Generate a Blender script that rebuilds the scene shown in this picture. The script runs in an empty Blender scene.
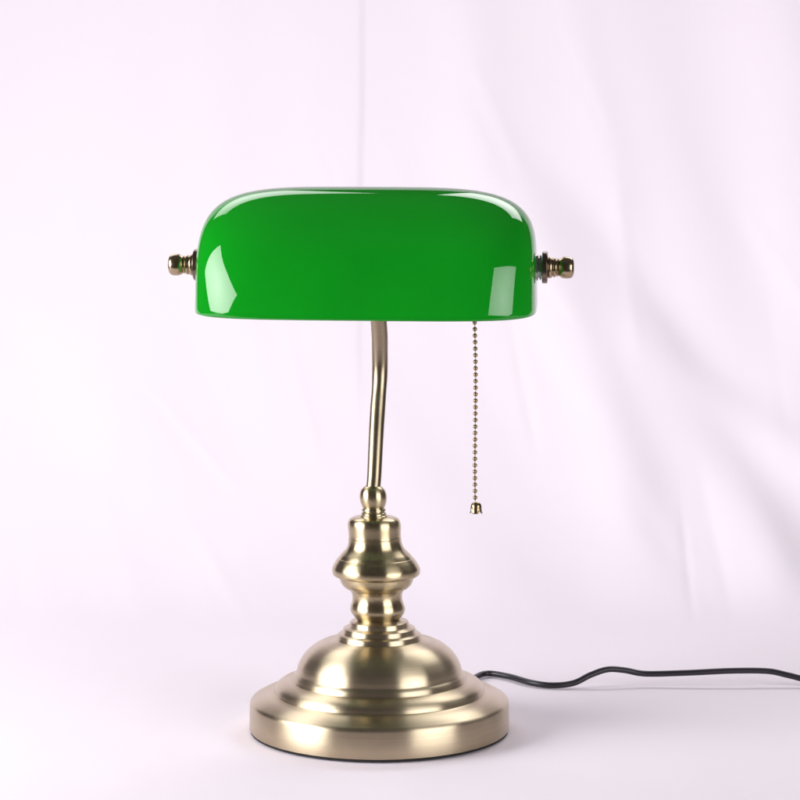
import bpy, bmesh, math, random
from mathutils import Vector, Matrix, noise
R = math.radians
random.seed(4)
S = bpy.context.scene
C = S.collection

# ------------------------------------------------------------------ camera
cd = bpy.data.cameras.new('camera')
cd.sensor_width = 36.0
cd.lens = 94.5
cd.clip_start = 0.02
cd.clip_end = 50
cam = bpy.data.objects.new('camera', cd)
C.objects.link(cam)
cam.location = (0.0131, -1.314, 0.3294)
cam.rotation_euler = (R(90 - 5.17), 0, 0)
S.camera = cam

# ------------------------------------------------------------------ room light
w = bpy.data.worlds.new('World')
S.world = w
w.use_nodes = True
wt = w.node_tree
bgn = wt.nodes['Background']
bgn.inputs[1].default_value = 1.0
# dim studio with a paler ceiling
wtc = wt.nodes.new('ShaderNodeTexCoord')
wsx = wt.nodes.new('ShaderNodeSeparateXYZ')
wmr = wt.nodes.new('ShaderNodeMapRange')
wmr.interpolation_type = 'SMOOTHSTEP'
wmr.inputs['From Min'].default_value = 0.6
wmr.inputs['From Max'].default_value = 0.95
wmx = wt.nodes.new('ShaderNodeMix')
wmx.data_type = 'RGBA'
wmx.inputs[6].default_value = (0.050, 0.045, 0.045, 1)
wmx.inputs[7].default_value = (0.09, 0.087, 0.09, 1)
wt.links.new(wtc.outputs['Generated'], wsx.inputs[0])
wt.links.new(wsx.outputs['Z'], wmr.inputs['Value'])
wt.links.new(wmr.outputs[0], wmx.inputs[0])
wt.links.new(wmx.outputs[2], bgn.inputs[0])

S.view_settings.view_transform = 'Standard'
S.view_settings.look = 'None'
S.view_settings.exposure = 0.07
S.view_settings.gamma = 1.0
S.render.engine = 'CYCLES'
S.cycles.max_bounces = 10
S.cycles.diffuse_bounces = 5
S.cycles.glossy_bounces = 5


def softbox(name, loc, target, sx, sy, power, roll=0.0, col=(1, 1, 1)):
    d = bpy.data.lights.new(name, 'AREA')
    d.shape = 'RECTANGLE'
    d.size = sx
    d.size_y = sy
    d.energy = power
    d.color = col
    # a softbox is a little hotter in the middle of its cloth
    d.use_nodes = True
    lt = d.node_tree
    em = lt.nodes['Emission']
    ge = lt.nodes.new('ShaderNodeNewGeometry')
    sub = lt.nodes.new('ShaderNodeVectorMath'); sub.operation = 'DISTANCE'
    sub.inputs[1].default_value = (0.5, 0.5, 0.0)
    mr = lt.nodes.new('ShaderNodeMapRange')
    mr.inputs['From Max'].default_value = 0.62
    mr.inputs['To Min'].default_value = 1.22
    mr.inputs['To Max'].default_value = 0.70
    lt.links.new(ge.outputs['Parametric'], sub.inputs[0])
    lt.links.new(sub.outputs['Value'], mr.inputs['Value'])
    lt.links.new(mr.outputs[0], em.inputs['Strength'])
    o = bpy.data.objects.new(name, d)
    C.objects.link(o)
    o.location = loc
    q = (Vector(target) - Vector(loc)).to_track_quat('-Z', 'Y')
    o.rotation_euler = (q.to_matrix() @ Matrix.Rotation(roll, 3, 'Z')).to_euler()
    return o


softbox('studio_softbox', (-1.24, -0.54, 0.46), (0, -0.35, 0.10), 0.90, 1.25, 36.0, R(54))
softbox('studio_softbox', (1.14, -1.06, 0.34), (0, -0.35, 0.08), 1.10, 1.20, 19.0, R(-17))
softbox('studio_softbox', (-0.50, 0.98, 1.24), (0.0, 0.10, 0.0), 0.84, 0.46, 4.2, 0)
softbox('studio_softbox', (0.56, 0.98, 1.24), (0.16, 0.05, 0.0), 0.90, 0.56, 7.5, 0)


# ------------------------------------------------------------------ helpers
def setp(b, name, v):
    if name in b.inputs:
        b.inputs[name].default_value = v


def principled(name):
    m = bpy.data.materials.new(name)
    m.use_nodes = True
    nt = m.node_tree
    return m, nt, nt.nodes['Principled BSDF']


def obj(name, bm, mats, parent=None, smooth=True, sharp=None):
    me = bpy.data.meshes.new(name)
    bmesh.ops.recalc_face_normals(bm, faces=bm.faces)
    bm.to_mesh(me)
    bm.free()
    for m in (mats if isinstance(mats, (list, tuple)) else [mats]):
        me.materials.append(m)
    for p in me.polygons:
        p.use_smooth = smooth
    if smooth and sharp:
        me.set_sharp_from_angle(angle=R(sharp))
    o = bpy.data.objects.new(name, me)
    C.objects.link(o)
    if parent:
        o.parent = parent
    return o


def catmull(pts, sub):
    out = []
    n = len(pts)
    for i in range(n - 1):
        p0 = Vector(pts[max(i - 1, 0)]); p1 = Vector(pts[i])
        p2 = Vector(pts[i + 1]); p3 = Vector(pts[min(i + 2, n - 1)])
        for k in range(sub):
            t = k / sub
            out.append(0.5 * ((2 * p1) + (-p0 + p2) * t + (2 * p0 - 5 * p1 + 4 * p2 - p3) * t * t
                              + (-p0 + 3 * p1 - 3 * p2 + p3) * t ** 3))
    out.append(Vector(pts[-1]))
    return out


def lathe(bm, prof, seg=128, lean=None, close=True, mi=0):
    """prof: (radius, height) list; lean(z)->x offset"""
    rings = []
    for r, z in prof:
        ox = lean(z) if lean else 0.0
        rings.append([bm.verts.new((ox + r * math.cos(2 * math.pi * k / seg),
                                    r * math.sin(2 * math.pi * k / seg), z)) for k in range(seg)])
    for a, b in zip(rings, rings[1:]):
        for k in range(seg):
            f = bm.faces.new((a[k], a[(k + 1) % seg], b[(k + 1) % seg], b[k]))
            f.material_index = mi
    if close:
        for r in (rings[0], rings[-1]):
            f = bm.faces.new(r)
            f.material_index = mi
    return rings


def tube(bm, pts, rad, seg=24, cap=True):
    """swept round tube, rad a number or a list"""
    n = len(pts)
    pts = [Vector(p) for p in pts]
    t0 = (pts[1] - pts[0]).normalized()
    up = Vector((0, 1, 0)) if abs(t0.y) < 0.9 else Vector((1, 0, 0))
    u = t0.cross(up).normalized()
    rings = []
    for i, p in enumerate(pts):
        t = (pts[min(i + 1, n - 1)] - pts[max(i - 1, 0)]).normalized()
        u = (u - t * u.dot(t)).normalized()
        v = t.cross(u)
        r = rad[i] if isinstance(rad, (list, tuple)) else rad
        rings.append([bm.verts.new(p + r * (math.cos(2 * math.pi * k / seg) * u + math.sin(2 * math.pi * k / seg) * v))
                      for k in range(seg)])
    for a, b in zip(rings, rings[1:]):
        for k in range(seg):
            bm.faces.new((a[k], a[(k + 1) % seg], b[(k + 1) % seg], b[k]))
    if cap:
        bm.faces.new(rings[0])
        bm.faces.new(rings[-1])


def smooth_profile(prof, sub=5):
    return [(p.x, p.y) for p in catmull([(a, b, 0) for a, b in prof], sub)]


# ------------------------------------------------------------------ materials
def brass(name, col, rough, aniso, bump=0.0, tangent='RADIAL', scale=900):
    m, nt, b = principled(name)
    setp(b, 'Metallic', 1.0)
    setp(b, 'Anisotropic', aniso)
    setp(b, 'Anisotropic Rotation', 0.25)
    tc = nt.nodes.new('ShaderNodeTexCoord')
    # turned-metal grain: noise stretched round the axis (fine along height)
    mp = nt.nodes.new('ShaderNodeMapping')
    mp.inputs['Scale'].default_value = (6, 6, scale)
    nz = nt.nodes.new('ShaderNodeTexNoise')
    nz.inputs['Scale'].default_value = 1.0
    nz.inputs['Detail'].default_value = 3
    nt.links.new(tc.outputs['Object'], mp.inputs[0])
    nt.links.new(mp.outputs[0], nz.inputs['Vector'])
    n2 = nt.nodes.new('ShaderNodeTexNoise')
    n2.inputs['Scale'].default_value = 38
    n2.inputs['Detail'].default_value = 5
    nt.links.new(tc.outputs['Object'], n2.inputs['Vector'])
    mr = nt.nodes.new('ShaderNodeMapRange')
    mr.inputs['To Min'].default_value = rough * 0.78
    mr.inputs['To Max'].default_value = rough * 1.25
    nt.links.new(n2.outputs[0], mr.inputs['Value'])
    nt.links.new(mr.outputs[0], b.inputs['Roughness'])
    mx = nt.nodes.new('ShaderNodeMix')
    mx.data_type = 'RGBA'
    mx.inputs[6].default_value = (*[c * 0.86 for c in col], 1)
    mx.inputs[7].default_value = (*[min(c * 1.10, 1) for c in col], 1)
    nt.links.new(nz.outputs[0], mx.inputs[0])
    nt.links.new(mx.outputs[2], b.inputs['Base Color'])
    if aniso:
        tg = nt.nodes.new('ShaderNodeTangent')
        tg.direction_type = 'RADIAL'
        tg.axis = 'Z'
        nt.links.new(tg.outputs[0], b.inputs['Tangent'])
    if bump:
        bp = nt.nodes.new('ShaderNodeBump')
        bp.inputs['Strength'].default_value = bump
        bp.inputs['Distance'].default_value = 0.0002
        nt.links.new(nz.outputs[0], bp.inputs['Height'])
        nt.links.new(bp.outputs[0], b.inputs['Normal'])
    return m


BR = (0.56, 0.465, 0.325)
M_base = brass('brushed_brass', BR, 0.33, 0.95, 0.08)
M_col = brass('satin_brass', (0.51, 0.42, 0.265), 0.27, 0.92, 0.04)
M_pole = brass('pole_brass', (0.33, 0.27, 0.185), 0.30, 0.0)
M_knob = brass('aged_brass', (0.42, 0.33, 0.21), 0.24, 0.0)
M_chain = brass('chain_brass', (0.30, 0.22, 0.13), 0.24, 0.0)
M_dark = brass('dark_bronze', (0.20, 0.155, 0.12), 0.28, 0.0)
M_steel = brass('grey_steel', (0.42, 0.42, 0.40), 0.25, 0.0)

# cased green glass
M_glass, nt, b = principled('green_cased_glass')
tc = nt.nodes.new('ShaderNodeTexCoord')
n1 = nt.nodes.new('ShaderNodeTexNoise')
n1.inputs['Scale'].default_value = 9
n1.inputs['Detail'].default_value = 2
mx = nt.nodes.new('ShaderNodeMix'); mx.data_type = 'RGBA'
mx.inputs[6].default_value = (0.0020, 0.25, 0.008, 1)
mx.inputs[7].default_value = (0.004, 0.48, 0.016, 1)
nt.links.new(tc.outputs['Object'], n1.inputs['Vector'])
nt.links.new(n1.outputs[0], mx.inputs[0])
nt.links.new(mx.outputs[2], b.inputs['Base Color'])
n2 = nt.nodes.new('ShaderNodeTexNoise')
n2.inputs['Scale'].default_value = 24
n2.inputs['Detail'].default_value = 1
nt.links.new(tc.outputs['Object'], n2.inputs['Vector'])
bp = nt.nodes.new('ShaderNodeBump')
bp.inputs['Strength'].default_value = 0.25
bp.inputs['Distance'].default_value = 0.0006
nt.links.new(n2.outputs[0], bp.inputs['Height'])
nt.links.new(bp.outputs[0], b.inputs['Normal'])
setp(b, 'Roughness', 0.03)
setp(b, 'IOR', 1.6)

M_opal, nt, b = principled('white_opal_glass')
setp(b, 'Base Color', (0.80, 0.83, 0.78, 1))
setp(b, 'Roughness', 0.12)

# both layers of the cased glass let some light through
for m_, col_, fac_ in ((M_glass, (0.02, 0.62, 0.05, 1), 0.42), (M_opal, (0.85, 0.88, 0.84, 1), 0.55)):
    nt = m_.node_tree
    pb = nt.nodes['Principled BSDF']
    tr = nt.nodes.new('ShaderNodeBsdfTranslucent')
    tr.inputs[0].default_value = col_
    gl = nt.nodes.new('ShaderNodeBsdfGlossy')
    gl.inputs['Roughness'].default_value = 0.03
    fr = nt.nodes.new('ShaderNodeFresnel')
    fr.inputs[0].default_value = 1.6
    m1 = nt.nodes.new('ShaderNodeMixShader')
    m2 = nt.nodes.new('ShaderNodeMixShader')
    nt.links.new(fr.outputs[0], m1.inputs[0])
    nt.links.new(tr.outputs[0], m1.inputs[1])
    nt.links.new(gl.outputs[0], m1.inputs[2])
    m2.inputs[0].default_value = fac_
    nt.links.new(pb.outputs[0], m2.inputs[1])
    nt.links.new(m1.outputs[0], m2.inputs[2])
    nt.links.new(m2.outputs[0], nt.nodes['Material Output'].inputs['Surface'])
    if m_ is M_glass:
        bpn = [n_ for n_ in nt.nodes if n_.type == 'BUMP'][0]
        for t_ in (gl, fr):
            nt.links.new(bpn.outputs[0], t_.inputs['Normal'])

M_rub, nt, b = principled('black_rubber')
setp(b, 'Base Color', (0.018, 0.016, 0.017, 1))
setp(b, 'Roughness', 0.8)
setp(b, 'Specular IOR Level', 0.2)
M_cord, nt, b = principled('black_vinyl')
tc = nt.nodes.new('ShaderNodeTexCoord')
n2 = nt.nodes.new('ShaderNodeTexNoise')
n2.inputs['Scale'].default_value = 60
n2.inputs['Detail'].default_value = 4
nt.links.new(tc.outputs['Object'], n2.inputs['Vector'])
mr = nt.nodes.new('ShaderNodeMapRange')
mr.inputs['To Min'].default_value = 0.26
mr.inputs['To Max'].default_value = 0.48
nt.links.new(n2.outputs[0], mr.inputs['Value'])
nt.links.new(mr.outputs[0], b.inputs['Roughness'])
setp(b, 'Base Color', (0.016, 0.012, 0.018, 1))

# white cotton backdrop
M_cloth, nt, b = principled('white_cotton_cloth')
tc = nt.nodes.new('ShaderNodeTexCoord')
n1 = nt.nodes.new('ShaderNodeTexNoise')
n1.inputs['Scale'].default_value = 2.5
n1.inputs['Detail'].default_value = 3
mx = nt.nodes.new('ShaderNodeMix'); mx.data_type = 'RGBA'
mx.inputs[6].default_value = (0.885, 0.800, 0.885, 1)
mx.inputs[7].default_value = (0.905, 0.828, 0.905, 1)
nt.links.new(tc.outputs['Object'], n1.inputs['Vector'])
nt.links.new(n1.outputs[0], mx.inputs[0])
nt.links.new(mx.outputs[2], b.inputs['Base Color'])
setp(b, 'Roughness', 0.9)
setp(b, 'Specular IOR Level', 0.15)
n2 = nt.nodes.new('ShaderNodeTexNoise')
n2.inputs['Scale'].default_value = 1400
n2.inputs['Detail'].default_value = 2
nt.links.new(tc.outputs['Object'], n2.inputs['Vector'])
bp = nt.nodes.new('ShaderNodeBump')
bp.inputs['Strength'].default_value = 0.12
bp.inputs['Distance'].default_value = 0.0003
nt.links.new(n2.outputs[0], bp.inputs['Height'])
nt.links.new(bp.outputs[0], b.inputs['Normal'])

# ------------------------------------------------------------------ backdrop: one sheet, table part sweeping up into the hung part
Y0, RAD, YW, ZT = -0.33, 0.75, 1.10, 1.02


def sheet(s):
    """arc length -> (y, z, ny, nz)"""
    flat = YW - RAD - Y0
    if s < flat:
        return Y0 + s, 0.0, 0.0, 1.0
    arc = RAD * math.pi / 2
    if s < flat + arc:
        a = (s - flat) / RAD
        return YW - RAD + RAD * math.sin(a), RAD - RAD * math.cos(a), -math.sin(a), math.cos(a)
    return YW, RAD + (s - flat - arc), -1.0, 0.0


def ridge(x, z, x0, z0, x1, z1, wd, amp, soft=0.06):
    """soft fold running from (x0,z0) to (x1,z1)"""
    dx, dz = x1 - x0, z1 - z0
    L = math.hypot(dx, dz)
    ux, uz = dx / L, dz / L
    t = (x - x0) * ux + (z - z0) * uz
    d = (x - x0) * (-uz) + (z - z0) * ux
    e = 1.0
    if t < 0:
        e = math.exp(-(t / soft) ** 2)
    elif t > L:
        e = math.exp(-((t - L) / soft) ** 2)
    return amp * e * math.exp(-(d / wd) ** 2)


FOLDS = [
    # x0, z0, x1, z1, width, amplitude  (metres on the hung cloth)
    (0.060, 0.62, 0.085, 0.33, 0.030, 0.007),
    (0.150, 0.54, 0.205, 0.33, 0.018, 0.004),
    (0.150, 0.36, 0.235, 0.26, 0.020, -0.003),
    (0.130, 0.30, 0.205, 0.10, 0.028, 0.010),
    (0.235, 0.20, 0.335, 0.03, 0.030, 0.012),
    (0.215, 0.30, 0.280, 0.12, 0.035, -0.006),
    (0.340, 0.50, 0.375, 0.12, 0.045, 0.008),
    (0.300, 0.16, 0.400, 0.08, 0.020, 0.006),
    (0.280, 0.48, 0.330, 0.26, 0.040, -0.005),
    (-0.10, 0.05, 0.020, 0.10, 0.020, 0.002),
    (-0.25, 0.40, -0.22, 0.15, 0.060, 0.004),
    (-0.15, 0.60, -0.14, 0.30, 0.030, 0.003),
]

rw = random.Random(12)
WRINKLES = []
for k in range(44):
    x0, z0 = rw.uniform(-0.34, 0.36), rw.uniform(0.02, 0.60)
    a, L_ = R(rw.uniform(-84, -48)), rw.uniform(0.03, 0.12)
    WRINKLES.append((x0, z0, x0 + L_ * math.cos(a), z0 + L_ * math.sin(a), rw.uniform(0.004, 0.012), rw.choice((-1, 1)) * rw.uniform(0.0004, 0.0011), 0.03))


def disp(x, s):
    y, z, ny, nz = sheet(s)
    zz = z if z > 0.0 else 0.0
    up = min(max((s - (YW - RAD - Y0) + 0.05) / 0.22, 0), 1)
    up = up * up * (3 - 2 * up)
    d = 0.0
    if up > 0:
        kk = (y + 1.314) / 1.81
        x, zz = 0.013 + (x - 0.013) / kk, 0.33 + (zz - 0.33) / kk
        for f in FOLDS:
            d += 1.0 * ridge(x, zz, *f)
        if -0.4 < x < 0.42:
            for f in WRINKLES:
                if abs(x - f[0]) < 0.12:
                    d += ridge(x, zz, *f) * (0.55 if f[0] < 0.02 else 1.0)
        # the overlapping edge of the hanging panel left of centre
        xc = -0.0205 - 0.004 * (0.45 - zz) + 0.0012 * math.sin(zz * 17)
        e = 1 / (1 + math.exp(max(-60, min(60, -(xc - x) / 0.0015))))
        fade = math.exp(-((xc - x) / 0.10) ** 2) if x < xc else 1.0
        zf = min(max((zz - 0.12) / 0.2, 0), 1)
        d += 0.0030 * e * fade * zf
        right = 1 / (1 + math.exp(-(x - 0.05) / 0.05))
        n = noise.noise(Vector((x * 7 + zz * 3.5, zz * 2.6, 3.1)))
        n2 = noise.noise(Vector((x * 17 + zz * 9, zz * 6, 8.4)))
        d += (0.011 * n + 0.0040 * n2) * (0.25 + 0.9 * right)
        d *= up
    # faint slack in the cloth lying on the table
    fl = 1 - up
    n = noise.noise(Vector((x * 6, y * 9, 0.4)))
    n2 = noise.noise(Vector((x * 30 + 4, y * 34, 5.0)))
    near = math.exp(-((x * x + y * y) / 0.11 ** 2) ** 2)
    d += fl * (0.0011 * n + 0.00016 * n2) * (1 - near)
    return d


total = (YW - RAD - Y0) + RAD * math.pi / 2 + (ZT - RAD)
bm = bmesh.new()
NX, NS = 560, 420
xs = []
for i in range(NX + 1):
    t = i / NX * 2 - 1
    xs.append(0.46 * t + 0.36 * t ** 5)
# finer columns at the overlap edge
xs = sorted(set([x for x in xs if not -0.048 < x < -0.014] + [-0.048 + 0.0008 * k for k in range(43)]))
ss = []
for j in range(NS + 1):
    t = j / NS
    ss.append(t * total)
g = []
for s_ in ss:
    y, z, ny, nz = sheet(s_)
    row = []
    for x in xs:
        d = disp(x, s_)
        row.append(bm.verts.new((x, y + ny * d, z + nz * d - 0.0012)))
    g.append(row)
for a, b_ in zip(g, g[1:]):
    for i in range(len(xs) - 1):
        bm.faces.new((a[i], a[i + 1], b_[i + 1], b_[i]))
bd = obj('backdrop', bm, M_cloth)
bd['kind'] = 'structure'
md = bd.modifiers.new('thickness', 'SOLIDIFY')
md.thickness = 0.0008
md.offset = -1

# ------------------------------------------------------------------ the lamp
lamp = bpy.data.objects.new('desk_lamp', None)
C.objects.link(lamp)
lamp['label'] = "brass desk lamp with green glass shade, beaded pull chain and black cord on white cloth"
lamp['category'] = 'desk lamp'

# pad under the foot
bm = bmesh.new()
lathe(bm, [(0.0805, 0.0002), (0.0820, 0.0004), (0.0820, 0.0016), (0.0805, 0.0018)], 160)
obj('rubber_pad', bm, M_rub, lamp, sharp=35)

# stepped round foot
bprof = []
bprof += [(0.0790, 0.0018), (0.0823, 0.0018), (0.0826, 0.0022), (0.0825, 0.0100), (0.0822, 0.0178),
          (0.0818, 0.0192), (0.0810, 0.0202), (0.0797, 0.0209)]
bprof += smooth_profile([(0.0797, 0.0209), (0.0765, 0.0226), (0.0728, 0.0240), (0.0692, 0.0247), (0.0672, 0.0253)], 4)[1:]
bprof += [(0.0668, 0.0262)]
bprof += smooth_profile([(0.0666, 0.0272), (0.0650, 0.0296), (0.0620, 0.0314), (0.0582, 0.0324), (0.0556, 0.0328)], 4)
bprof += [(0.0551, 0.0336)]
bprof += smooth_profile([(0.0549, 0.0344), (0.0542, 0.0360), (0.0530, 0.0372)], 3)
bprof += smooth_profile([(0.0526, 0.0378), (0.0517, 0.0415), (0.0500, 0.0452), (0.0468, 0.0496), (0.0425, 0.0533),
                         (0.0380, 0.0558), (0.0335, 0.0573), (0.0298, 0.0581), (0.0272, 0.0586)], 6)
bprof += [(0.0268, 0.0592), (0.0266, 0.0608), (0.0262, 0.0617), (0.0252, 0.0622), (0.0236, 0.0625),
          (0.0232, 0.0630), (0.0230, 0.0648), (0.0226, 0.0656), (0.0217, 0.0660), (0.0196, 0.0663),
          (0.0190, 0.0667), (0.0188, 0.0688), (0.0184, 0.0697), (0.0174, 0.0701), (0.0150, 0.0703), (0.0138, 0.0712)]
bm = bmesh.new()
lathe(bm, bprof, 192)
obj('base', bm, M_base, lamp, sharp=38)

lean = lambda z: -0.0008 - 0.039 * (z - 0.072)
cprof = [(0.0136, 0.0708), (0.0142, 0.0720), (0.0153, 0.0731)]
cprof += smooth_profile([(0.0155, 0.0734), (0.0169, 0.0756), (0.0174, 0.0777), (0.0170, 0.0800), (0.0161, 0.0826),
                         (0.01575, 0.0850), (0.0159, 0.0872), (0.0166, 0.0890), (0.0171, 0.0899)], 5)
cprof += smooth_profile([(0.0174, 0.0901), (0.0199, 0.0915), (0.0219, 0.0935), (0.0231, 0.0960), (0.0237, 0.0983)], 5)
cprof += smooth_profile([(0.0245, 0.0985), (0.0264, 0.0992), (0.0275, 0.1003), (0.0279, 0.1022), (0.0276, 0.1044),
                         (0.0258, 0.1078), (0.0242, 0.1100)], 5)
cprof += [(0.0240, 0.1103), (0.0235, 0.1105)]
cprof += smooth_profile([(0.0233, 0.1108), (0.0220, 0.1126), (0.0200, 0.1146), (0.0182, 0.1167), (0.0173, 0.1188),
                         (0.0168, 0.1210)], 5)
cprof += [(0.0167, 0.1228), (0.0163, 0.1230), (0.0163, 0.1233), (0.0166, 0.1235)]
cprof += smooth_profile([(0.0165, 0.1245), (0.0166, 0.1270), (0.0168, 0.1300), (0.0167, 0.1322),
                         (0.0161, 0.1342), (0.0149, 0.1356), (0.0128, 0.1364), (0.0100, 0.1367)], 5)
bm = bmesh.new()
lathe(bm, cprof, 144, lean)
obj('column', bm, M_col, lamp, sharp=32)

nprof = [(0.0086, 0.1366), (0.0086, 0.1372), (0.0079, 0.1377), (0.0079, 0.1388), (0.0075, 0.1393), (0.0070, 0.1397),
         (0.0070, 0.1401), (0.0075, 0.1404), (0.0076, 0.1410), (0.0074, 0.1416), (0.0067, 0.1419), (0.0067, 0.1425),
         (0.0071, 0.1429)]
nprof += smooth_profile([(0.0073, 0.1434), (0.0080, 0.1452), (0.0085, 0.1475), (0.0086, 0.1495), (0.0083, 0.1516),
                         (0.0076, 0.1534), (0.0066, 0.1548), (0.0054, 0.1557), (0.0046, 0.1560)], 5)
bm = bmesh.new()
lathe(bm, nprof, 96, lean)
obj('collar', bm, M_col, lamp, sharp=35)

# bent tube
pp = catmull([(-0.0038, 0.0, 0.1545), (-0.0031, 0.003, 0.163), (-0.0021, 0.010, 0.1850), (-0.0011, 0.0165, 0.2030),
              (-0.0001, 0.0205, 0.2170), (0.0003, 0.0215, 0.2280), (0.0003, 0.0195, 0.2390), (0.0001, 0.0150, 0.2520),
              (-0.0012, 0.0090, 0.2660), (-0.0050, 0.0020, 0.2800), (-0.0067, -0.004, 0.2900)], 10)
n = len(pp)
rr = []
for i, p in enumerate(pp):
    r = 0.00455 + 0.00060 * min(max((p.z - 0.16) / 0.09, 0), 1)
    r *= 1 - 0.04 * math.exp(-((p.z - 0.215) / 0.006) ** 2)
    rr.append(r)
bm = bmesh.new()
tube(bm, pp, rr, 40)
obj('pole', bm, M_pole, lamp)

# ---- shade frame: everything on the shade's own axis, turned a few degrees
CX, CY, CZ = -0.0067, -0.005, 0.2946
YAW = R(5.0)      # left end a little farther away
M_sh = Matrix.Translation((CX, CY, CZ)) @ Matrix.Rotation(-YAW, 4, 'Z') @ Matrix.Rotation(R(0.3), 4, 'Y')
M_tilt = M_sh @ Matrix.Rotation(R(4.5), 4, 'X')

A0, B0, H0, SK = 0.1046, 0.064, 0.0492, 0.0258
N_, M_ = 4.4, 4.0


def build_shade():
    bm = bmesh.new()
    loops = {}
    NA, NF, NK = 150, 84, 14
    # spacing in alpha: finer near the ends so that the rounded corners stay smooth
    for key, off in (('out', 0.0), ('in', 0.0032)):
        A, B, H = A0 - off, B0 - off, H0 - off
        mi = 0 if key == 'out' else 1
        grid = []
        for i in range(NA + 1):
            t = i / NA
            # parametrise by angle of the plan curve
            th = math.pi * t
            c, s = math.cos(th), math.sin(th)
            q = (abs(c) ** N_ + abs(s) ** M_) ** (-1.0 / 4.2)
            x, rho = c * q, max(s, 0) * q
            # exact projection onto the curve
            for _ in range(6):
                F = abs(x) ** N_ + rho ** M_
                k = F ** (-1 / 4.2)
                x *= k; rho *= k
            row = []
            for j in range(NF + 1):
                ph = math.pi * j / NF
                zz = rho * math.sin(ph)
                yy = -rho * math.cos(ph)
                zz = rho * math.sin(ph)
                row.append((x * A * (1 - 0.03 * zz * zz), yy * B, zz * H))
            grid.append(row)
        pr = bm.verts.new((A, 0, 0))
        pl = bm.verts.new((-A, 0, 0))
        V = []
        for i in range(1, NA):
            V.append([bm.verts.new(M_tilt @ Vector(c)) for c in grid[i]])
        pr.co = M_tilt @ Vector((A, 0, 0))
        pl.co = M_tilt @ Vector((-A, 0, 0))
        for a, b_ in zip(V, V[1:]):
            for j in range(NF):
                f = bm.faces.new((a[j], a[j + 1], b_[j + 1], b_[j])); f.material_index = mi
        for j in range(NF):
            f = bm.faces.new((pr, V[0][j], V[0][j + 1])); f.material_index = mi
            f = bm.faces.new((pl, V[-1][j + 1], V[-1][j])); f.material_index = mi
        # the loop at axis height: front side, left pole, back side, right pole
        top = [V[i][0] for i in range(NA - 1)] + [pl] + [V[i][NF] for i in range(NA - 2, -1, -1)] + [pr]
        base_xy = [grid[i][0] for i in range(1, NA)] + [(-A, 0, 0)] + [grid[i][NF] for i in range(NA - 1, 0, -1)] + [(A, 0, 0)]
        prev = top
        for k in range(1, NK + 1):
            u = k / NK if k < NK else 1.0
            if k == NK - 1:
                u = 0.985
            zd = -SK * u
            fl = 1 + 0.006 * u
            fb = 1.0
            rim = 0.0
            if k == NK:
                rim = 0.0003 if key == 'out' else -0.0003
            cur = []
            for (x, y, z) in base_xy:
                v = Vector((x * fl, y * fb, zd))
                if rim:
                    v.x -= rim * x / A
                    v.y -= rim * y / B
                cur.append(bm.verts.new(M_tilt @ v))
            m_ = len(cur)
            for i in range(m_):
                f = bm.faces.new((prev[i], prev[(i + 1) % m_], cur[(i + 1) % m_], cur[i])); f.material_index = mi
            prev = cur
        loops[key] = prev
    Mi = M_tilt.inverted()
    for v in bm.verts:
        c = Mi @ v.co
        ze = min((c.z + SK) / (H0 + SK), 0.9995)
        zt = min(max(c.z, 0) / H0, 0.9990)
        c.y *= math.sqrt(max(1 - ze * ze, 1e-4) / (1 - zt * zt)) if c.z < H0 * 0.9985 else math.sqrt(H0 / (H0 + SK))
        v.co = M_tilt @ c
    a, b_ = loops['out'], loops['in']
    m_ = len(a)
    # softly rounded rim
    mid = []
    for p, q in zip(a, b_):
        mid.append(bm.verts.new((p.co + q.co) / 2 - (M_tilt.to_3x3() @ Vector((0, 0, 0.0004)))))
    for i in range(m_):
        f = bm.faces.new((a[i], a[(i + 1) % m_], mid[(i + 1) % m_], mid[i])); f.material_index = 0
        f = bm.faces.new((mid[i], mid[(i + 1) % m_], b_[(i + 1) % m_], b_[i])); f.material_index = 1
    return bm


shade = obj('shade', build_shade(), [M_glass, M_opal], lamp)

# crossbar with socket inside the shade
bm = bmesh.new()
AX = A0 + 0.003
tube(bm, [M_sh @ Vector((-AX, 0, 0)), M_sh @ Vector((-0.03, 0, 0)), M_sh @ Vector((0.03, 0, 0)), M_sh @ Vector((AX, 0, 0))], 0.0028, 20)
tube(bm, [M_sh @ Vector((0.0, 0, -0.012)), M_sh @ Vector((0.0, 0, 0.006))], 0.0085, 32)
obj('crossbar', bm, M_dark, lamp)
bm = bmesh.new()
tube(bm, [M_sh @ Vector((0.018, 0, -0.0)), M_sh @ Vector((0.020, 0, -0.0)), M_sh @ Vector((0.050, 0, -0.0)),
          M_sh @ Vector((0.066, 0, 0)), M_sh @ Vector((0.068, 0, 0))], [0.010, 0.013, 0.0135, 0.0165, 0.0160], 40)
tube(bm, [M_sh @ Vector((0.034, -0.010, -0.010)), M_sh @ Vector((0.0586, -0.006, -0.020))], 0.0022, 16)
obj('socket', bm, M_dark, lamp)


# ---- end knobs on the shade axis
def knob_profile(rows):
    return [(r, h) for h, r in rows]


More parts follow.
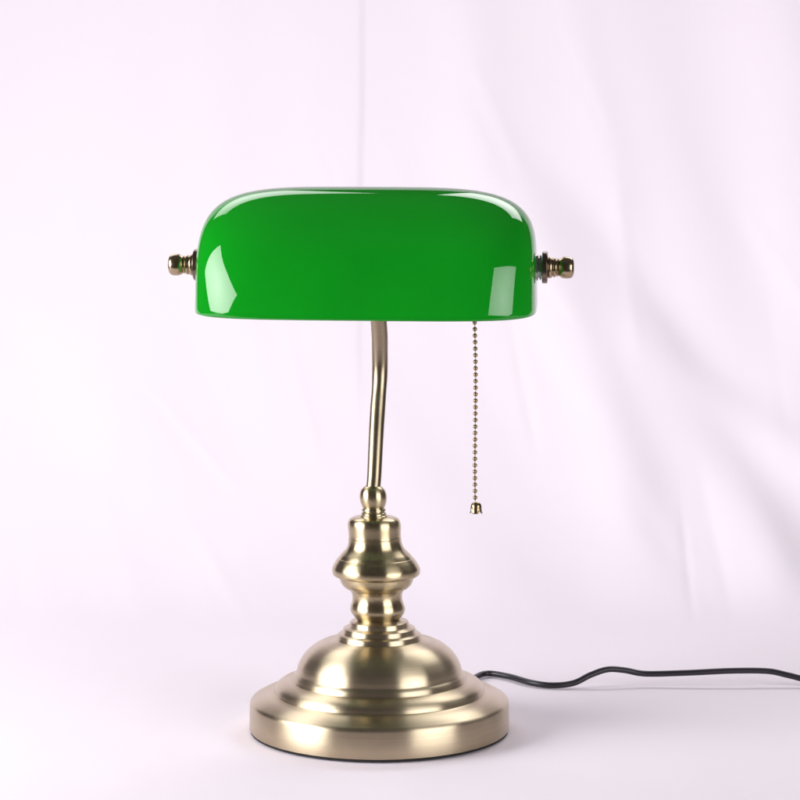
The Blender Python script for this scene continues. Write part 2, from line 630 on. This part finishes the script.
def add_knob(side, start):
    """side -1 left, +1 right; start = distance of the glass from the shade centre"""
    rows = [(0.0000, 0.0062), (0.0002, 0.0082), (0.0016, 0.0082), (0.0018, 0.0066), (0.0024, 0.0066),
            (0.0025, 0.0078), (0.0036, 0.0079), (0.0038, 0.0066)]
    flange = [(0.0040, 0.0062), (0.0041, 0.0094), (0.0046, 0.0099), (0.0068, 0.0099), (0.0074, 0.0094), (0.0075, 0.0068)]
    body = [(0.0076, 0.0061), (0.0082, 0.0066), (0.0092, 0.0067), (0.0100, 0.0063), (0.0105, 0.0055), (0.0108, 0.0055),
            (0.0112, 0.0061), (0.0121, 0.0061), (0.0125, 0.0054), (0.0129, 0.0052), (0.0133, 0.0055), (0.0140, 0.0056),
            (0.0143, 0.0050)]
    ball = [(0.0144, 0.0048), (0.0149, 0.0055), (0.0160, 0.0062), (0.0176, 0.0067), (0.0194, 0.0068), (0.0212, 0.0066),
            (0.0225, 0.0060), (0.0233, 0.0048), (0.0237, 0.0030), (0.0238, 0.0012)]
    body = body + [(p[1], p[0]) for p in smooth_profile([(b_, a_) for a_, b_ in ball], 4)]
    M = M_sh @ Matrix.Translation((side * start, 0, 0)) @ Matrix.Rotation(R(90) * side, 4, 'Y')
    res = []
    for nm, rws, mt in (('washer', rows, M_steel), ('flange', flange, M_dark), ('finial', body, M_knob)):
        bm = bmesh.new()
        lathe(bm, [(r, hh) for hh, r in rws], 64)
        res.append((nm, bm, mt, M))
    nm, bm, mt, M = res[2]
    par = obj('finial', bm, mt, lamp, sharp=40)
    par.matrix_local = M
    for nm, bm, mt, M in res[:2]:
        o = obj(nm, bm, mt, par, sharp=35)
    return par


add_knob(1, A0 - 0.0006)
add_knob(-1, A0 - 0.0026)

# ---- pull chain: beads on a fine wire, bell at the end
top = Vector((0.0588, -0.012, 0.276))
end = Vector((0.0607, -0.012, 0.1484))
bm = bmesh.new()
L = (top - end).length
step = 0.00405
nb = int(L / step)


def chain_pt(t):
    p = top.lerp(end, t)
    p.x += 0.0006 * math.sin(t * 5.0)
    return p


tube(bm, [chain_pt(k / 30) for k in range(31)], 0.00036, 8)
for k in range(nb + 1):
    p = chain_pt(k * step / L) if k * step <= L else end
    r = 0.00142
    bmesh.ops.create_uvsphere(bm, u_segments=18, v_segments=12, radius=r, matrix=Matrix.Translation(p))
chain = obj('pull_chain', bm, M_chain, lamp)

bm = bmesh.new()
prof = [(0.0006, 0.0000), (0.0015, -0.0001), (0.0024, -0.0006), (0.0031, -0.0015), (0.00345, -0.0028), (0.0035, -0.0042),
        (0.0035, -0.0052), (0.0037, -0.0062), (0.0042, -0.0071)]
SEG = 64
rings = []
pr2 = prof + [(r - 0.0006, z_ + 0.0001) for r, z_ in reversed(prof[1:])]
for idx, (r, z_) in enumerate(pr2):
    row = []
    for k in range(SEG):
        a = 2 * math.pi * k / SEG
        # four petals with notches between them
        pet = abs(math.cos(2 * (a + R(10))))
        deep = min(max((-z_ - 0.0022) / 0.005, 0), 1)
        lift = deep * 0.0032 * (1 - pet) ** 3.0
        rad = r * (1 - 0.10 * deep * (1 - pet) ** 1.5)
        row.append(bm.verts.new((rad * math.cos(a), rad * math.sin(a), z_ + lift)))
    rings.append(row)
for a, b_ in zip(rings, rings[1:]):
    for k in range(SEG):
        bm.faces.new((a[k], a[(k + 1) % SEG], b_[(k + 1) % SEG], b_[k]))
bm.faces.new(rings[0])
bell = obj('pull_bell', bm, M_chain, chain)
bell.location = (end.x, end.y, end.z - 0.0008)

# ---- power cord: leaves the back of the foot and trails off to the right
cord = [(0.030, 0.076, 0.0065), (0.042, 0.103, 0.0048), (0.0600, 0.124, 0.0030), (0.0735, 0.148, 0.0028), (0.0890, 0.1395, 0.0028),
        (0.1045, 0.119, 0.0028), (0.1185, 0.112, 0.0026), (0.1330, 0.113, 0.0040), (0.1450, 0.116, 0.0090),
        (0.1570, 0.119, 0.0122), (0.1690, 0.121, 0.0112), (0.1840, 0.122, 0.0085), (0.2130, 0.121, 0.0094),
        (0.2430, 0.121, 0.0108), (0.2680, 0.121, 0.0106), (0.2820, 0.119, 0.0082), (0.2990, 0.116, 0.0048),
        (0.3300, 0.108, 0.0030), (0.3800, 0.095, 0.0030), (0.4500, 0.10, 0.0030)]
bm = bmesh.new()
tube(bm, catmull(cord, 10), 0.0021, 20)
obj('power_cord', bm, M_cord, lamp)
bm = bmesh.new()
tube(bm, [(0.0290, 0.0738, 0.0067), (0.0303, 0.0768, 0.0066), (0.0333, 0.0840, 0.0061), (0.0357, 0.0890, 0.0058)],
     [0.0048, 0.0046, 0.0034, 0.0029], 24)
obj('cord_grommet', bm, M_rub, lamp)
